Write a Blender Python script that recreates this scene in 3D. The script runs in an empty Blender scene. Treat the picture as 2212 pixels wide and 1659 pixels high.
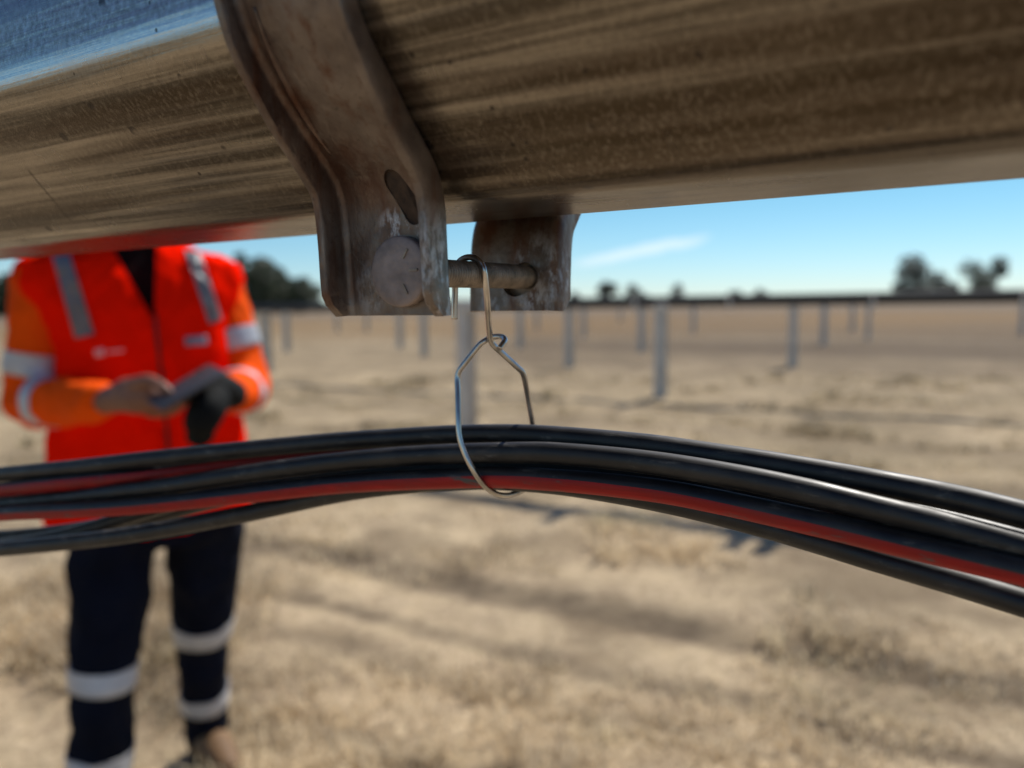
import bpy, bmesh, math, random
import numpy as np
from math import radians, sin, cos, tan, pi, atan2
from mathutils import Vector, Matrix, noise
from mathutils.bvhtree import BVHTree
S = bpy.context.scene
COL = S.collection
random.seed(7); rng = np.random.default_rng(11)

# ------------------------------------------------------------------ camera
CAMH = 1.30
FPX = 1661.0
TH, PH = radians(6.0), radians(.945)
F = Vector((0, cos(TH), -sin(TH))); U0 = Vector((0, sin(TH), cos(TH))); X0 = Vector((1, 0, 0))
RT = cos(PH)*X0 - sin(PH)*U0
UP = cos(PH)*U0 + sin(PH)*X0
cam_d = bpy.data.cameras.new('camera'); cam = bpy.data.objects.new('camera', cam_d); COL.objects.link(cam)
m = Matrix((( RT.x, UP.x, -F.x, 0), (RT.y, UP.y, -F.y, 0), (RT.z, UP.z, -F.z, CAMH), (0, 0, 0, 1)))
cam.matrix_world = m
cam_d.sensor_width = 36; cam_d.lens = 36*FPX/2212
cam_d.clip_start = .01; cam_d.clip_end = 6000
cam_d.dof.use_dof = True; cam_d.dof.focus_distance = .260
cam_d.dof.aperture_fstop = 6.2
S.camera = cam

# ------------------------------------------------------------------ light
YAW = radians(59.8)
DV = Vector((-sin(YAW), cos(YAW), 0)); PV = Vector((cos(YAW), sin(YAW), 0)); ZV = Vector((0, 0, 1))
SUN_AZ = radians(90-(30.2+9))       # angle from +X, counter-clockwise
SUN_EL = radians(50)
sdir = Vector((cos(SUN_AZ)*cos(SUN_EL), sin(SUN_AZ)*cos(SUN_EL), sin(SUN_EL)))
sl = bpy.data.lights.new('sun', 'SUN'); so = bpy.data.objects.new('sun', sl); COL.objects.link(so)
sl.energy = 4.7; sl.angle = radians(.53); sl.color = (1, .955, .88)
so.rotation_euler = sdir.to_track_quat('Z', 'Y').to_euler(); so.location = (3, 6, 9)

w = bpy.data.worlds.new('World'); S.world = w; w.use_nodes = True
nt = w.node_tree; nt.nodes.clear()
def N(t, kind, **kw):
    n = t.nodes.new(kind)
    for k, v in kw.items():
        if k.startswith('i_'):
            key = k[2:]
            key = int(key) if key.isdigit() else key.replace('_', ' ')
            n.inputs[key].default_value = v
        else: setattr(n, k, v)
    return n
def L(t, a, ai, b, bi): t.links.new(a.outputs[ai], b.inputs[bi])
sky = N(nt, 'ShaderNodeTexSky', sky_type='NISHITA', sun_disc=False)
sky.sun_elevation = SUN_EL; sky.sun_rotation = pi/2-SUN_AZ
sky.air_density = 1.0; sky.dust_density = 0.0; sky.ozone_density = 1.0; sky.altitude = 100
tint = N(nt, 'ShaderNodeMix', data_type='RGBA', blend_type='MULTIPLY'); tint.inputs[0].default_value = 1
_tc = N(nt, 'ShaderNodeTexCoord'); _sp = N(nt, 'ShaderNodeSeparateXYZ'); L(nt, _tc, 0, _sp, 0)
_mr = N(nt, 'ShaderNodeMapRange'); _mr.inputs[1].default_value = .01; _mr.inputs[2].default_value = .14; L(nt, _sp, 2, _mr, 0)
_tm = N(nt, 'ShaderNodeMix', data_type='RGBA'); _tm.inputs[6].default_value = (.76, 1.0, 1.36, 1); _tm.inputs[7].default_value = (.58, .97, 1.10, 1)
L(nt, _mr, 0, _tm, 0)
_m2 = N(nt, 'ShaderNodeMapRange'); _m2.inputs[1].default_value = .16; _m2.inputs[2].default_value = .45; L(nt, _sp, 2, _m2, 0)
_t2 = N(nt, 'ShaderNodeMix', data_type='RGBA'); _t2.inputs[7].default_value = (.78, .86, 1.12, 1)
L(nt, _m2, 0, _t2, 0); nt.links.new(_tm.outputs[2], _t2.inputs[6]); nt.links.new(_t2.outputs[2], tint.inputs[7])
L(nt, sky, 0, tint, 6)
# one thin streak of cirrus low in the sky
geo = N(nt, 'ShaderNodeTexCoord')
def pray(x, y): return (F*FPX + RT*(x-1106) + UP*(829.5-y)).normalized()
ca, cb = pray(1225, 572), pray(1545, 512)
cm = (ca+cb).normalized(); cu = (cb-ca).normalized(); cv = cm.cross(cu).normalized()
half = (cb-ca).length/2
def dotn(v):
    n = N(nt, 'ShaderNodeVectorMath', operation='DOT_PRODUCT'); L(nt, geo, 0, n, 0); n.inputs[1].default_value = v; return n
du, dv_ = dotn(cu), dotn(cv)
def mth(op, a, b=None, c=None):
    n = N(nt, 'ShaderNodeMath', operation=op)
    for i, q in enumerate((a, b, c)):
        if q is None: continue
        if isinstance(q, (int, float)): n.inputs[i].default_value = q
        else: nt.links.new(q, n.inputs[i])
    return n.outputs[0]
uu = mth('DIVIDE', du.outputs['Value'], half)
vv = mth('DIVIDE', dv_.outputs['Value'], .0085)
cn = N(nt, 'ShaderNodeTexNoise'); cn.inputs['Scale'].default_value = 26; cn.inputs['Detail'].default_value = 5
L(nt, geo, 0, cn, 'Vector')
nz = mth('MULTIPLY', mth('SUBTRACT', cn.outputs[0], .5), 1.6)
vv = mth('ADD', vv, nz)
mk = mth('SUBTRACT', 1.0, mth('ADD', mth('POWER', mth('ABSOLUTE', uu), 4.0), mth('MULTIPLY', vv, vv)))
mk = mth('MULTIPLY', mth('MAXIMUM', mk, 0.0), .6)
cl = N(nt, 'ShaderNodeMix', data_type='RGBA'); nt.links.new(mk, cl.inputs[0]); nt.links.new(tint.outputs[2], cl.inputs[6])
cl.inputs[7].default_value = (11, 12, 12.6, 1)
bg = N(nt, 'ShaderNodeBackground'); bg.inputs[1].default_value = .077
nt.links.new(cl.outputs[2], bg.inputs[0])
wo = N(nt, 'ShaderNodeOutputWorld'); L(nt, bg, 0, wo, 0)
S.view_settings.view_transform = 'Standard'; S.view_settings.look = 'None'
S.view_settings.exposure = .22; S.view_settings.gamma = 1
S.cycles.use_denoising = True
S.cycles.max_bounces = 8

# ------------------------------------------------------------------ helpers
def ray(x, y): return F*FPX + RT*(x-1106) + UP*(829.5-y)
CP = Vector((0, 0, CAMH))
def at_p(x, y, c):                       # pixel of the 2212 px wide picture on the plane p = c
    r = ray(x, y); return CP + r*(c/r.dot(PV))
def at_y(x, y, Y):
    r = ray(x, y); return CP + r*(Y/r.y)
def on_ground(x, y):
    r = ray(x, y); return CP + r*(-CAMH/r.z)
def W(p, t, z): return PV*p + DV*t + ZV*(z+CAMH)

def mesh_obj(name, verts, faces, mat=None, parent=None, smooth=True, origin=None, mats=None, midx=None):
    me = bpy.data.meshes.new(name)
    verts = [Vector(v) for v in verts]
    if origin is None and parent is None:
        lo = Vector((min(v.x for v in verts), min(v.y for v in verts), min(v.z for v in verts)))
        hi = Vector((max(v.x for v in verts), max(v.y for v in verts), max(v.z for v in verts)))
        origin = Vector(((lo.x+hi.x)/2, (lo.y+hi.y)/2, lo.z))
    if parent is not None: origin = parent.location.copy() if parent.parent is None else parent.parent.location.copy()
    me.from_pydata([v-origin for v in verts], [], faces)
    if mats:
        for q in mats: me.materials.append(q)
        me.polygons.foreach_set('material_index', midx)
    elif mat: me.materials.append(mat)
    if smooth: me.polygons.foreach_set('use_smooth', [True]*len(me.polygons))
    me.update()
    o = bpy.data.objects.new(name, me); COL.objects.link(o)
    if parent is None: o.location = origin
    else: o.parent = parent
    return o
def empty(name, loc):
    o = bpy.data.objects.new(name, None); COL.objects.link(o); o.location = loc; o.empty_display_size = .1; return o
def tag(o, label=None, cat=None, group=None, kind=None):
    if label: o['label'] = label
    if cat: o['category'] = cat
    if group: o['group'] = group
    if kind: o['kind'] = kind
    return o
def catmull(P, n):
    P = [Vector(q) for q in P]; out = []
    Q = [2*P[0]-P[1]] + P + [2*P[-1]-P[-2]]
    for i in range(1, len(Q)-2):
        for k in range(n):
            s = k/n; a, b, c, d = Q[i-1], Q[i], Q[i+1], Q[i+2]
            out.append(.5*((2*b) + (c-a)*s + (2*a-5*b+4*c-d)*s*s + (-a+3*b-3*c+d)*s**3))
    out.append(P[-1]); return out
def tube(path, rad, seg=12, cap=True, up=None, twist=None):
    path = [Vector(q) for q in path]
    n = len(path); V = []; Fc = []
    nrm = None
    for i, c in enumerate(path):
        t = (path[min(i+1, n-1)]-path[max(i-1, 0)]).normalized()
        if nrm is None:
            a = up or (Vector((0, 0, 1)) if abs(t.z) < .9 else Vector((1, 0, 0)))
            nrm = (a - t*a.dot(t)).normalized()
        else: nrm = (nrm - t*nrm.dot(t)).normalized()
        if up is not None and i: nrm = (up-t*up.dot(t)).normalized()
        b = t.cross(nrm)
        r = rad[i] if isinstance(rad, (list, tuple)) else rad
        for k in range(seg):
            g = 2*pi*k/seg + (twist[i] if twist else 0); V.append(c + nrm*cos(g)*r + b*sin(g)*r)
    for i in range(n-1):
        for k in range(seg):
            Fc.append((i*seg+k, i*seg+(k+1) % seg, (i+1)*seg+(k+1) % seg, (i+1)*seg+k))
    if cap: Fc.append(tuple(range(seg-1, -1, -1))); Fc.append(tuple((n-1)*seg+k for k in range(seg)))
    return V, Fc
class MB:
    def __init__(s): s.v = []; s.f = []; s.m = []
    def add(s, vf, mi=0):
        V, Fc = vf; o = len(s.v); s.v += V; s.f += [tuple(i+o for i in q) for q in Fc]; s.m += [mi]*len(Fc); return s
    def box(s, c, ax, h):
        c = Vector(c); V = [c + ax[0]*h[0]*i + ax[1]*h[1]*j + ax[2]*h[2]*k for i in (-1, 1) for j in (-1, 1) for k in (-1, 1)]
        return s.add((V, [(0, 1, 3, 2), (4, 6, 7, 5), (0, 4, 5, 1), (2, 3, 7, 6), (0, 2, 6, 4), (1, 5, 7, 3)]))
    def build(s, name, mat, parent=None, smooth=True, **k):
        return mesh_obj(name, s.v, s.f, mat, parent, smooth, **k)
def loft(rings, cap=True):
    seg = len(rings[0]); V = [Vector(q) for r in rings for q in r]; Fc = []
    for i in range(len(rings)-1):
        for k in range(seg): Fc.append((i*seg+k, i*seg+(k+1) % seg, (i+1)*seg+(k+1) % seg, (i+1)*seg+k))
    if cap: Fc.append(tuple(range(seg-1, -1, -1))); Fc.append(tuple((len(rings)-1)*seg+k for k in range(seg)))
    return V, Fc
def fix_normals(o):
    bm = bmesh.new(); bm.from_mesh(o.data); bmesh.ops.recalc_face_normals(bm, faces=bm.faces); bm.to_mesh(o.data); bm.free()
def bake(o, mods):
    for t, kw in mods:
        md = o.modifiers.new(t.lower(), t)
        for k, v in kw.items(): setattr(md, k, v)
    dg = bpy.context.evaluated_depsgraph_get(); dg.update()
    me = bpy.data.meshes.new_from_object(o.evaluated_get(dg))
    old = o.data; mats = [q for q in old.materials]
    o.modifiers.clear(); o.data = me
    if not len(me.materials):
        for q in mats: me.materials.append(q)
    me.polygons.foreach_set('use_smooth', [True]*len(me.polygons)); return o
def bevel_smooth(o, width, ang=30):
    return bake(o, [('BEVEL', dict(width=width, segments=2, limit_method='ANGLE', angle_limit=radians(ang)))])

# ------------------------------------------------------------------ materials
def newmat(name):
    mt = bpy.data.materials.new(name); mt.use_nodes = True; t = mt.node_tree
    b = t.nodes['Principled BSDF']; return mt, t, b
def simple(name, col, rough=.6, metal=0, nscale=None, namp=.25, bump=0, bscale=None, stretch=(1, 1, 1), spec=.5, sheen=0):
    mt, t, b = newmat(name)
    b.inputs['Roughness'].default_value = rough; b.inputs['Metallic'].default_value = metal
    b.inputs['Specular IOR Level'].default_value = spec
    if sheen: b.inputs['Sheen Weight'].default_value = sheen
    tc = N(t, 'ShaderNodeTexCoord'); mp = N(t, 'ShaderNodeMapping'); mp.inputs['Scale'].default_value = stretch
    L(t, tc, 3, mp, 0)
    if nscale:
        nz = N(t, 'ShaderNodeTexNoise'); nz.inputs['Scale'].default_value = nscale; nz.inputs['Detail'].default_value = 6
        L(t, mp, 0, nz, 'Vector')
        mx = N(t, 'ShaderNodeMix', data_type='RGBA')
        mx.inputs[6].default_value = (*[c*(1-namp) for c in col], 1); mx.inputs[7].default_value = (*[min(1, c*(1+namp)) for c in col], 1)
        cr = N(t, 'ShaderNodeMapRange'); cr.inputs[1].default_value = .3; cr.inputs[2].default_value = .7
        L(t, nz, 0, cr, 0); L(t, cr, 0, mx, 0); t.links.new(mx.outputs[2], b.inputs['Base Color'])
    else: b.inputs['Base Color'].default_value = (*col, 1)
    if bump:
        nb = N(t, 'ShaderNodeTexNoise'); nb.inputs['Scale'].default_value = bscale or nscale*3; nb.inputs['Detail'].default_value = 4
        L(t, mp, 0, nb, 'Vector'); bp = N(t, 'ShaderNodeBump'); bp.inputs['Strength'].default_value = 1; bp.inputs['Distance'].default_value = bump
        L(t, nb, 0, bp, 'Height'); L(t, bp, 0, b, 'Normal')
    return mt

def rigcoord(t):
    """object coords turned so that x runs along the tube, y across it, z up"""
    tc = N(t, 'ShaderNodeTexCoord'); mp = N(t, 'ShaderNodeVectorRotate', rotation_type='Z_AXIS')
    mp.inputs['Angle'].default_value = radians(30.2); L(t, tc, 3, mp, 0); return mp
def mixc(t, fac, a, b, mode='MIX'):
    mx = N(t, 'ShaderNodeMix', data_type='RGBA', blend_type=mode)
    for i, q in ((0, fac), (6, a), (7, b)):
        if isinstance(q, (tuple, list)): mx.inputs[i].default_value = (*q, 1)
        elif isinstance(q, (int, float)): mx.inputs[i].default_value = q
        else: t.links.new(q, mx.inputs[i])
    return mx.outputs[2]
def rng_(t, src, a, b, c=0., d=1., clamp=True):
    r = N(t, 'ShaderNodeMapRange'); r.clamp = clamp; t.links.new(src, r.inputs[0])
    for i, q in enumerate((a, b, c, d)): r.inputs[i+1].default_value = q
    return r.outputs[0]
def nz_(t, vec, scale, detail=4, rough=.5, st=None):
    if st:
        mp = N(t, 'ShaderNodeMapping'); mp.inputs['Scale'].default_value = st; t.links.new(vec, mp.inputs[0]); vec = mp.outputs[0]
    n = N(t, 'ShaderNodeTexNoise'); n.inputs['Scale'].default_value = scale; n.inputs['Detail'].default_value = detail
    n.inputs['Roughness'].default_value = rough; t.links.new(vec, n.inputs['Vector']); return n.outputs[0]
def mt_(t, op, a, b=0.):
    n = N(t, 'ShaderNodeMath', operation=op)
    for i, q in enumerate((a, b)):
        if isinstance(q, (int, float)): n.inputs[i].default_value = q
        else: t.links.new(q, n.inputs[i])
    return n.outputs[0]
def bump_(t, b, h, dist, prev=None):
    bp = N(t, 'ShaderNodeBump'); bp.inputs['Distance'].default_value = dist; t.links.new(h, bp.inputs['Height'])
    if prev: t.links.new(prev, bp.inputs['Normal'])
    t.links.new(bp.outputs[0], b.inputs['Normal']); return bp.outputs[0]

def mat_tube():
    mt, t, b = newmat('galvanised_tube'); v = rigcoord(t).outputs[0]
    b.inputs['Metallic'].default_value = .92
    streak = nz_(t, v, 170, 5, .65, (.02, 1, 1))          # long roll-forming streaks
    band = nz_(t, v, 62, 3, .55, (.045, 1, 1))
    grain = nz_(t, v, 1000, 4, .65, (.8, .5, .5))
    mott = nz_(t, v, 30, 5, .6)
    c = mixc(t, rng_(t, streak, .41, .59), (.105, .088, .068), (.37, .325, .27))
    c = mixc(t, rng_(t, band, .46, .58, 0, .85), c, (.075, .055, .038))
    c = mixc(t, rng_(t, grain, .50, .72, 0, .34), c, (.43, .38, .315))
    c = mixc(t, rng_(t, grain, .46, .32, 0, .22), c, (.05, .038, .027))
    sp = N(t, 'ShaderNodeSeparateXYZ'); t.links.new(v, sp.inputs[0]); X_, Z_ = sp.outputs[0], sp.outputs[2]
    # spangled zinc above the bend, painted lighter to carry the sky reflection
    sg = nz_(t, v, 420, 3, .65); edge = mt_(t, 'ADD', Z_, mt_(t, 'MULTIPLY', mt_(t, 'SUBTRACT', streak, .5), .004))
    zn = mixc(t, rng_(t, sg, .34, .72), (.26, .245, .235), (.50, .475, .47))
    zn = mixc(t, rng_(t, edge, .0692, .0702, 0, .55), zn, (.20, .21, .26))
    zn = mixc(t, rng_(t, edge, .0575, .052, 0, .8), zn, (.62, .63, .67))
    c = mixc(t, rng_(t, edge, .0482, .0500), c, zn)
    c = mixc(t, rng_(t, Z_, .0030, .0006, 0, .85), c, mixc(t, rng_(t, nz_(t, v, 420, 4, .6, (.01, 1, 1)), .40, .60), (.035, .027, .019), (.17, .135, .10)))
    # two long scratches and scattered dark specks
    for (x0, z0, sl_, w_, zl, zh) in ((-.017, .030, -.45, .0005, .010, .042), (-.175, .020, .25, .00035, .006, .026)):
        g = mt_(t, 'ABSOLUTE', mt_(t, 'SUBTRACT', mt_(t, 'SUBTRACT', X_, x0), mt_(t, 'MULTIPLY', mt_(t, 'SUBTRACT', Z_, z0), sl_)))
        k = mt_(t, 'MULTIPLY', rng_(t, g, w_, w_*2.2, .75, 0), mt_(t, 'MULTIPLY', rng_(t, Z_, zl, zl+.002), rng_(t, Z_, zh-.002, zh, 1, 0)))
        c = mixc(t, k, c, (.05, .038, .028))
    for sc_, th_, lo_ in ((75, .16, .47), (170, .15, .50)):
        vo = N(t, 'ShaderNodeTexVoronoi', feature='F1'); vo.inputs['Scale'].default_value = sc_; t.links.new(v, vo.inputs['Vector'])
        spk = mt_(t, 'MULTIPLY', rng_(t, vo.outputs[0], th_*.7, th_, 1, 0), rng_(t, nz_(t, v, sc_*.6, 2), lo_+.06, lo_+.10))
        c = mixc(t, mt_(t, 'MULTIPLY', spk, .8), c, (.045, .038, .036))
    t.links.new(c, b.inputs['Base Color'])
    t.links.new(rng_(t, mott, .3, .7, .17, .30), b.inputs['Roughness'])
    n1 = bump_(t, b, band, .0009)
    n2 = bump_(t, b, streak, .00035, n1)
    n3 = bump_(t, b, sg, .00006, n2)
    bump_(t, b, grain, .00008, n3)
    return mt
def mat_bracket(rusty=0., near=False):
    mt, t, b = newmat('weathered_zinc'); v = rigcoord(t).outputs[0]
    b.inputs['Metallic'].default_value = .72
    a = nz_(t, v, 55, 6, .6); a2 = nz_(t, v, 190, 6, .7, (1, 1, .45)); a3 = nz_(t, v, 420, 4, .6); ln = nz_(t, v, 95, 4, .6, (1.3, 1.3, .22))
    c = mixc(t, rng_(t, a, .35, .65), (.12, .092, .078), (.245, .20, .17))
    c = mixc(t, rng_(t, ln, .52-rusty*.14, .70-rusty*.1, 0, .9), c, (.115, .05, .028))
    c = mixc(t, rng_(t, a3, .60, .72, 0, .5), c, (.05, .038, .032))
    sp = N(t, 'ShaderNodeSeparateXYZ'); t.links.new(v, sp.inputs[0]); X_, Y_, Z_ = sp.outputs
    def blob(cx, cz, rx, rz, am):
        q = mt_(t, 'ADD', mt_(t, 'POWER', mt_(t, 'DIVIDE', mt_(t, 'SUBTRACT', X_, cx), rx), 2), mt_(t, 'POWER', mt_(t, 'DIVIDE', mt_(t, 'SUBTRACT', Z_, cz), rz), 2))
        return mt_(t, 'MULTIPLY', rng_(t, q, 0, 1, 1, 0), am)
    if near:
        for cx, cz, rx, rz, am in ((-.006, .043, .011, .014, .75), (-.015, .055, .006, .035, .8), (.012, .040, .007, .022, .5), (-.004, .018, .016, .014, .4)):
            k = mt_(t, 'MULTIPLY', blob(cx, cz, rx, rz, am), rng_(t, a2, .30, .55)); c = mixc(t, k, c, (.085, .033, .018))
        for cx, cz, rx, rz, am in ((.006, .0275, .011, .007, 1.0), (.0215, .012, .004, .022, .75), (-.009, .008, .007, .010, .4)):
            k = mt_(t, 'MULTIPLY', blob(cx, cz, rx, rz, am), rng_(t, a2, .46, .58)); c = mixc(t, k, c, (.56, .56, .60))
    else:
        for cx, cz, rx, rz, am in ((.012, .012, .012, .022, 1.3), (-.008, .008, .009, .016, .8)):
            k = mt_(t, 'MULTIPLY', blob(cx, cz, rx, rz, am), rng_(t, a2, .48, .60)); c = mixc(t, k, c, (.42, .42, .45))
    t.links.new(c, b.inputs['Base Color'])
    t.links.new(rng_(t, a2, .3, .7, .30, .52), b.inputs['Roughness'])
    n1 = bump_(t, b, a, .0010); n2 = bump_(t, b, a2, .00022, n1); bump_(t, b, a3, .00010, n2)
    return mt
def mat_cable(name, col, col2, rough=.42):
    mt, t, b = newmat(name); v = rigcoord(t).outputs[0]
    s = nz_(t, v, 520, 4, .6, (.05, 1, 1)); s2 = nz_(t, v, 60, 4, .6); s3 = nz_(t, v, 900, 2, .5, (.3, 1, 1))
    c = mixc(t, rng_(t, s, .45, .72), col, col2)
    c = mixc(t, rng_(t, s2, .46, .66, 0, .6), c, tuple(q*(.55 if col[0] > .1 else 1.3)+.008 for q in col2))
    c = mixc(t, mt_(t, 'MULTIPLY', rng_(t, nz_(t, v, 260, 4, .7, (.25, 1, 1)), .58, .68), rng_(t, s2, .40, .58)), c, (.085, .078, .07))
    t.links.new(c, b.inputs['Base Color'])
    t.links.new(rng_(t, s, .3, .7, rough-.08, rough+.12), b.inputs['Roughness']); b.inputs['Specular IOR Level'].default_value = .5 if name[0] == 'b' else .3
    n1 = bump_(t, b, s, .00006); bump_(t, b, s3, .00004, n1); return mt
M = {}
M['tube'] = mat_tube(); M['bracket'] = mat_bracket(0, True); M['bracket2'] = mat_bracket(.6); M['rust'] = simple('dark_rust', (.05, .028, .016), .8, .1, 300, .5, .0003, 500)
M['cable'] = mat_cable('black_cable', (.004, .0045, .0065), (.020, .018, .0165), .48)
M['stripe'] = mat_cable('red_cable_stripe', (.27, .006, .005), (.40, .014, .011), .5)
M['wire'] = simple('wire_steel', (.55, .52, .49), .28, 1, 160, .35, .00005, 900, (1, 1, .3))
M['bolt'] = simple('zinc_bolt', (.27, .22, .175), .5, .6, 220, .35, .0001, 700)
M['bolthead'] = simple('zinc_bolt_head', (.26, .205, .185), .55, .3, 150, .32, .00030, 420)
M['pile'] = simple('galvanised_pile', (.58, .54, .48), .5, .1, 4, .15, .002, 12)
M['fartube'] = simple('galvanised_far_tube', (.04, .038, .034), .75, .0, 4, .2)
M['vest'] = simple('fluorescent_vest', (.98, .011, .0015), .9, 0, 7, .04, .010, 9, spec=0)
M['sleeve'] = simple('orange_sleeve', (.86, .088, .004), .85, 0, 9, .10, .014, 13, spec=.05)
M['navy'] = simple('navy_cloth', (.004, .0055, .013), .9, 0, 10, .3, .014, 12, spec=.12)
M['tape'] = simple('reflective_tape', (.50, .51, .54), .45, .25, 25, .12)
M['collar'] = simple('dark_shirt', (.012, .0045, .004), .9, 0, 20, .3, spec=.1)
M['tape2'] = simple('dull_reflective_tape', (.16, .16, .17), .5, .2, 25, .12)
M['skin'] = simple('skin', (.20, .085, .05), .5, 0, 30, .12)
M['glove'] = simple('black_glove', (.006, .0065, .0065), .8, 0, 60, .5, .002, 80, spec=.15)
M['hair'] = simple('dark_hair', (.02, .013, .009), .6, 0, 150, .4, .002, 300)
M['boot'] = simple('tan_boot', (.17, .09, .035), .7, 0, 20, .25, .002, 60)
M['sole'] = simple('dark_sole', (.03, .025, .02), .8, 0, 20, .2)
M['phone'] = simple('phone_body', (.045, .045, .05), .4)
M['badge'] = simple('grey_badge', (.22, .21, .26), .6)
M['logo'] = simple('pale_logo', (.85, .42, .40), .7)
M['zip'] = simple('dark_zip', (.035, .006, .005), .7)
M['eye'] = simple('eye_white', (.7, .68, .65), .3); M['lip'] = simple('lips', (.28, .10, .08), .5)
M['bark'] = simple('bark', (.16, .13, .10), .9, 0, 2, .3, .03, 6)
def leafmat(name, a, b_):
    mt, t, b = newmat(name); tc = N(t, 'ShaderNodeTexCoord')
    n = nz_(t, tc.outputs[3], .5, 4); n2 = nz_(t, tc.outputs[3], 5, 2)
    c = mixc(t, rng_(t, n, .35, .65), a, b_); c = mixc(t, rng_(t, n2, .3, .7, 0, .5), c, tuple(q*1.5 for q in b_))
    t.links.new(c, b.inputs['Base Color']); b.inputs['Roughness'].default_value = .6; return mt
M['leaf_dark'] = leafmat('dark_leaves', (.018, .028, .010), (.045, .060, .020))
M['leaf_grey'] = leafmat('grey_leaves', (.035, .045, .030), (.075, .088, .058))

# ------------------------------------------------------------------ the setting
def build_ground():
    def axis(lo, hi, near0, near1, step):
        a = list(np.arange(near0, near1+1e-6, step)); x = near1; s = step
        while x < hi: s *= 1.35; x += s; a.append(min(x, hi))
        x = near0; s = step
        while x > lo: s *= 1.35; x -= s; a.insert(0, max(x, lo))
        return a
    xs = axis(-3500, 3500, -6, 7, .09); ys = axis(-3500, 3500, -1, 14, .09)
    V = []; 
    for y in ys:
        for x in xs:
            r = math.hypot(x, y); z = 0
            if r < 80:
                v = Vector((x, y, 0)); k = 1 if r < 14 else max(0, 1-(r-14)/66)
                z = k*(.022*noise.noise(v*1.7)+.014*noise.noise(v*4.5)+.05*noise.noise(v*.25))
                pp = x*PV.x+y*PV.y
                for c, wd, dp in ((2.9, .13, .028), (2.42, .08, .02), (2.12, .08, .015), (1.58, .1, .02)):
                    z -= k*dp*math.exp(-((pp-c)/wd)**2)
            V.append((x, y, z))
    nx = len(xs); Fc = [(j*nx+i, j*nx+i+1, (j+1)*nx+i+1, (j+1)*nx+i) for j in range(len(ys)-1) for i in range(nx-1)]
    mt, t, b = newmat('dry_pasture'); tc = N(t, 'ShaderNodeTexCoord'); v = tc.outputs[3]
    rot = rigcoord(t).outputs[0]
    big = nz_(t, v, .35, 5, .6); mid = nz_(t, v, 3.2, 6, .65); fine = nz_(t, v, 22, 6, .7); vf = nz_(t, v, 90, 4, .7)
    c = mixc(t, rng_(t, mid, .34, .66), (.24, .165, .10), (.60, .457, .275))
    c = mixc(t, rng_(t, fine, .38, .66, 0, .7), c, (.73, .57, .37))
    c = mixc(t, rng_(t, vf, .54, .66, 0, .6), c, (.98, .82, .52))
    c = mixc(t, rng_(t, big, .5, .68, 0, .5), c, (.24, .175, .11))
    blot = nz_(t, v, .95, 4, .6)
    c = mixc(t, rng_(t, blot, .47, .60, 0, .72), c, (.20, .145, .085))
    ds0 = N(t, 'ShaderNodeVectorMath', operation='LENGTH'); t.links.new(v, ds0.inputs[0])
    c = mixc(t, mt_(t, 'MULTIPLY', rng_(t, ds0.outputs['Value'], 4.2, 7.0), rng_(t, nz_(t, v, .5, 4), .34, .60, .25, .70)), c, (.25, .19, .11))
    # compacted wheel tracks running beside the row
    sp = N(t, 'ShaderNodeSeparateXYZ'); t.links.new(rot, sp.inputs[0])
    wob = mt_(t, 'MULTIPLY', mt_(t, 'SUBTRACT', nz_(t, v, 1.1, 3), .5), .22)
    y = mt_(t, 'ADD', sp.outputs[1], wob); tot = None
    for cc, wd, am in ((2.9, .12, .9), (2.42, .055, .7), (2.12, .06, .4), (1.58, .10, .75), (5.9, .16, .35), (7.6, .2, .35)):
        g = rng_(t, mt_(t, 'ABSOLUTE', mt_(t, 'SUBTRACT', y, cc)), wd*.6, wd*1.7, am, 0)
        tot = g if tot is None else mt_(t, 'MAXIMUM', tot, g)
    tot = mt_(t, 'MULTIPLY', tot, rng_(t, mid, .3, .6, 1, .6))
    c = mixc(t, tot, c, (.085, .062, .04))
    # farther paddock: rust-coloured grass and darker brown strips
    ds = N(t, 'ShaderNodeVectorMath', operation='LENGTH'); t.links.new(v, ds.inputs[0]); dist = ds.outputs['Value']
    strp = nz_(t, rot, .32, 4, .6, (.16, 1, 1)); sx = N(t, 'ShaderNodeSeparateXYZ'); t.links.new(v, sx.inputs[0])
    side = rng_(t, mt_(t, 'DIVIDE', sx.outputs[0], mt_(t, 'MAXIMUM', dist, 1.)), -.12, .03, .25, .92)
    c = mixc(t, mt_(t, 'MULTIPLY', rng_(t, dist, 11.5, 19, 0, .95), mt_(t, 'MULTIPLY', side, rng_(t, strp, .30, .52, .55, 1))), c, (.10, .068, .04))
    c = mixc(t, mt_(t, 'MULTIPLY', rng_(t, dist, 26, 38), rng_(t, nz_(t, v, .05, 3), .36, .55, .35, .9)), c, (.205, .125, .052))
    c = mixc(t, rng_(t, dist, 55, 110, 0, .85), c, (.17, .13, .09))
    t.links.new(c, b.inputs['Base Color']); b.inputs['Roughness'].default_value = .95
    b.inputs['Specular IOR Level'].default_value = .2
    n1 = bump_(t, b, mid, .035); n2 = bump_(t, b, fine, .02, n1); bump_(t, b, vf, .008, n2)
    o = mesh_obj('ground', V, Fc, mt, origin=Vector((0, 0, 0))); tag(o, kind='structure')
build_ground()

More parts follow.
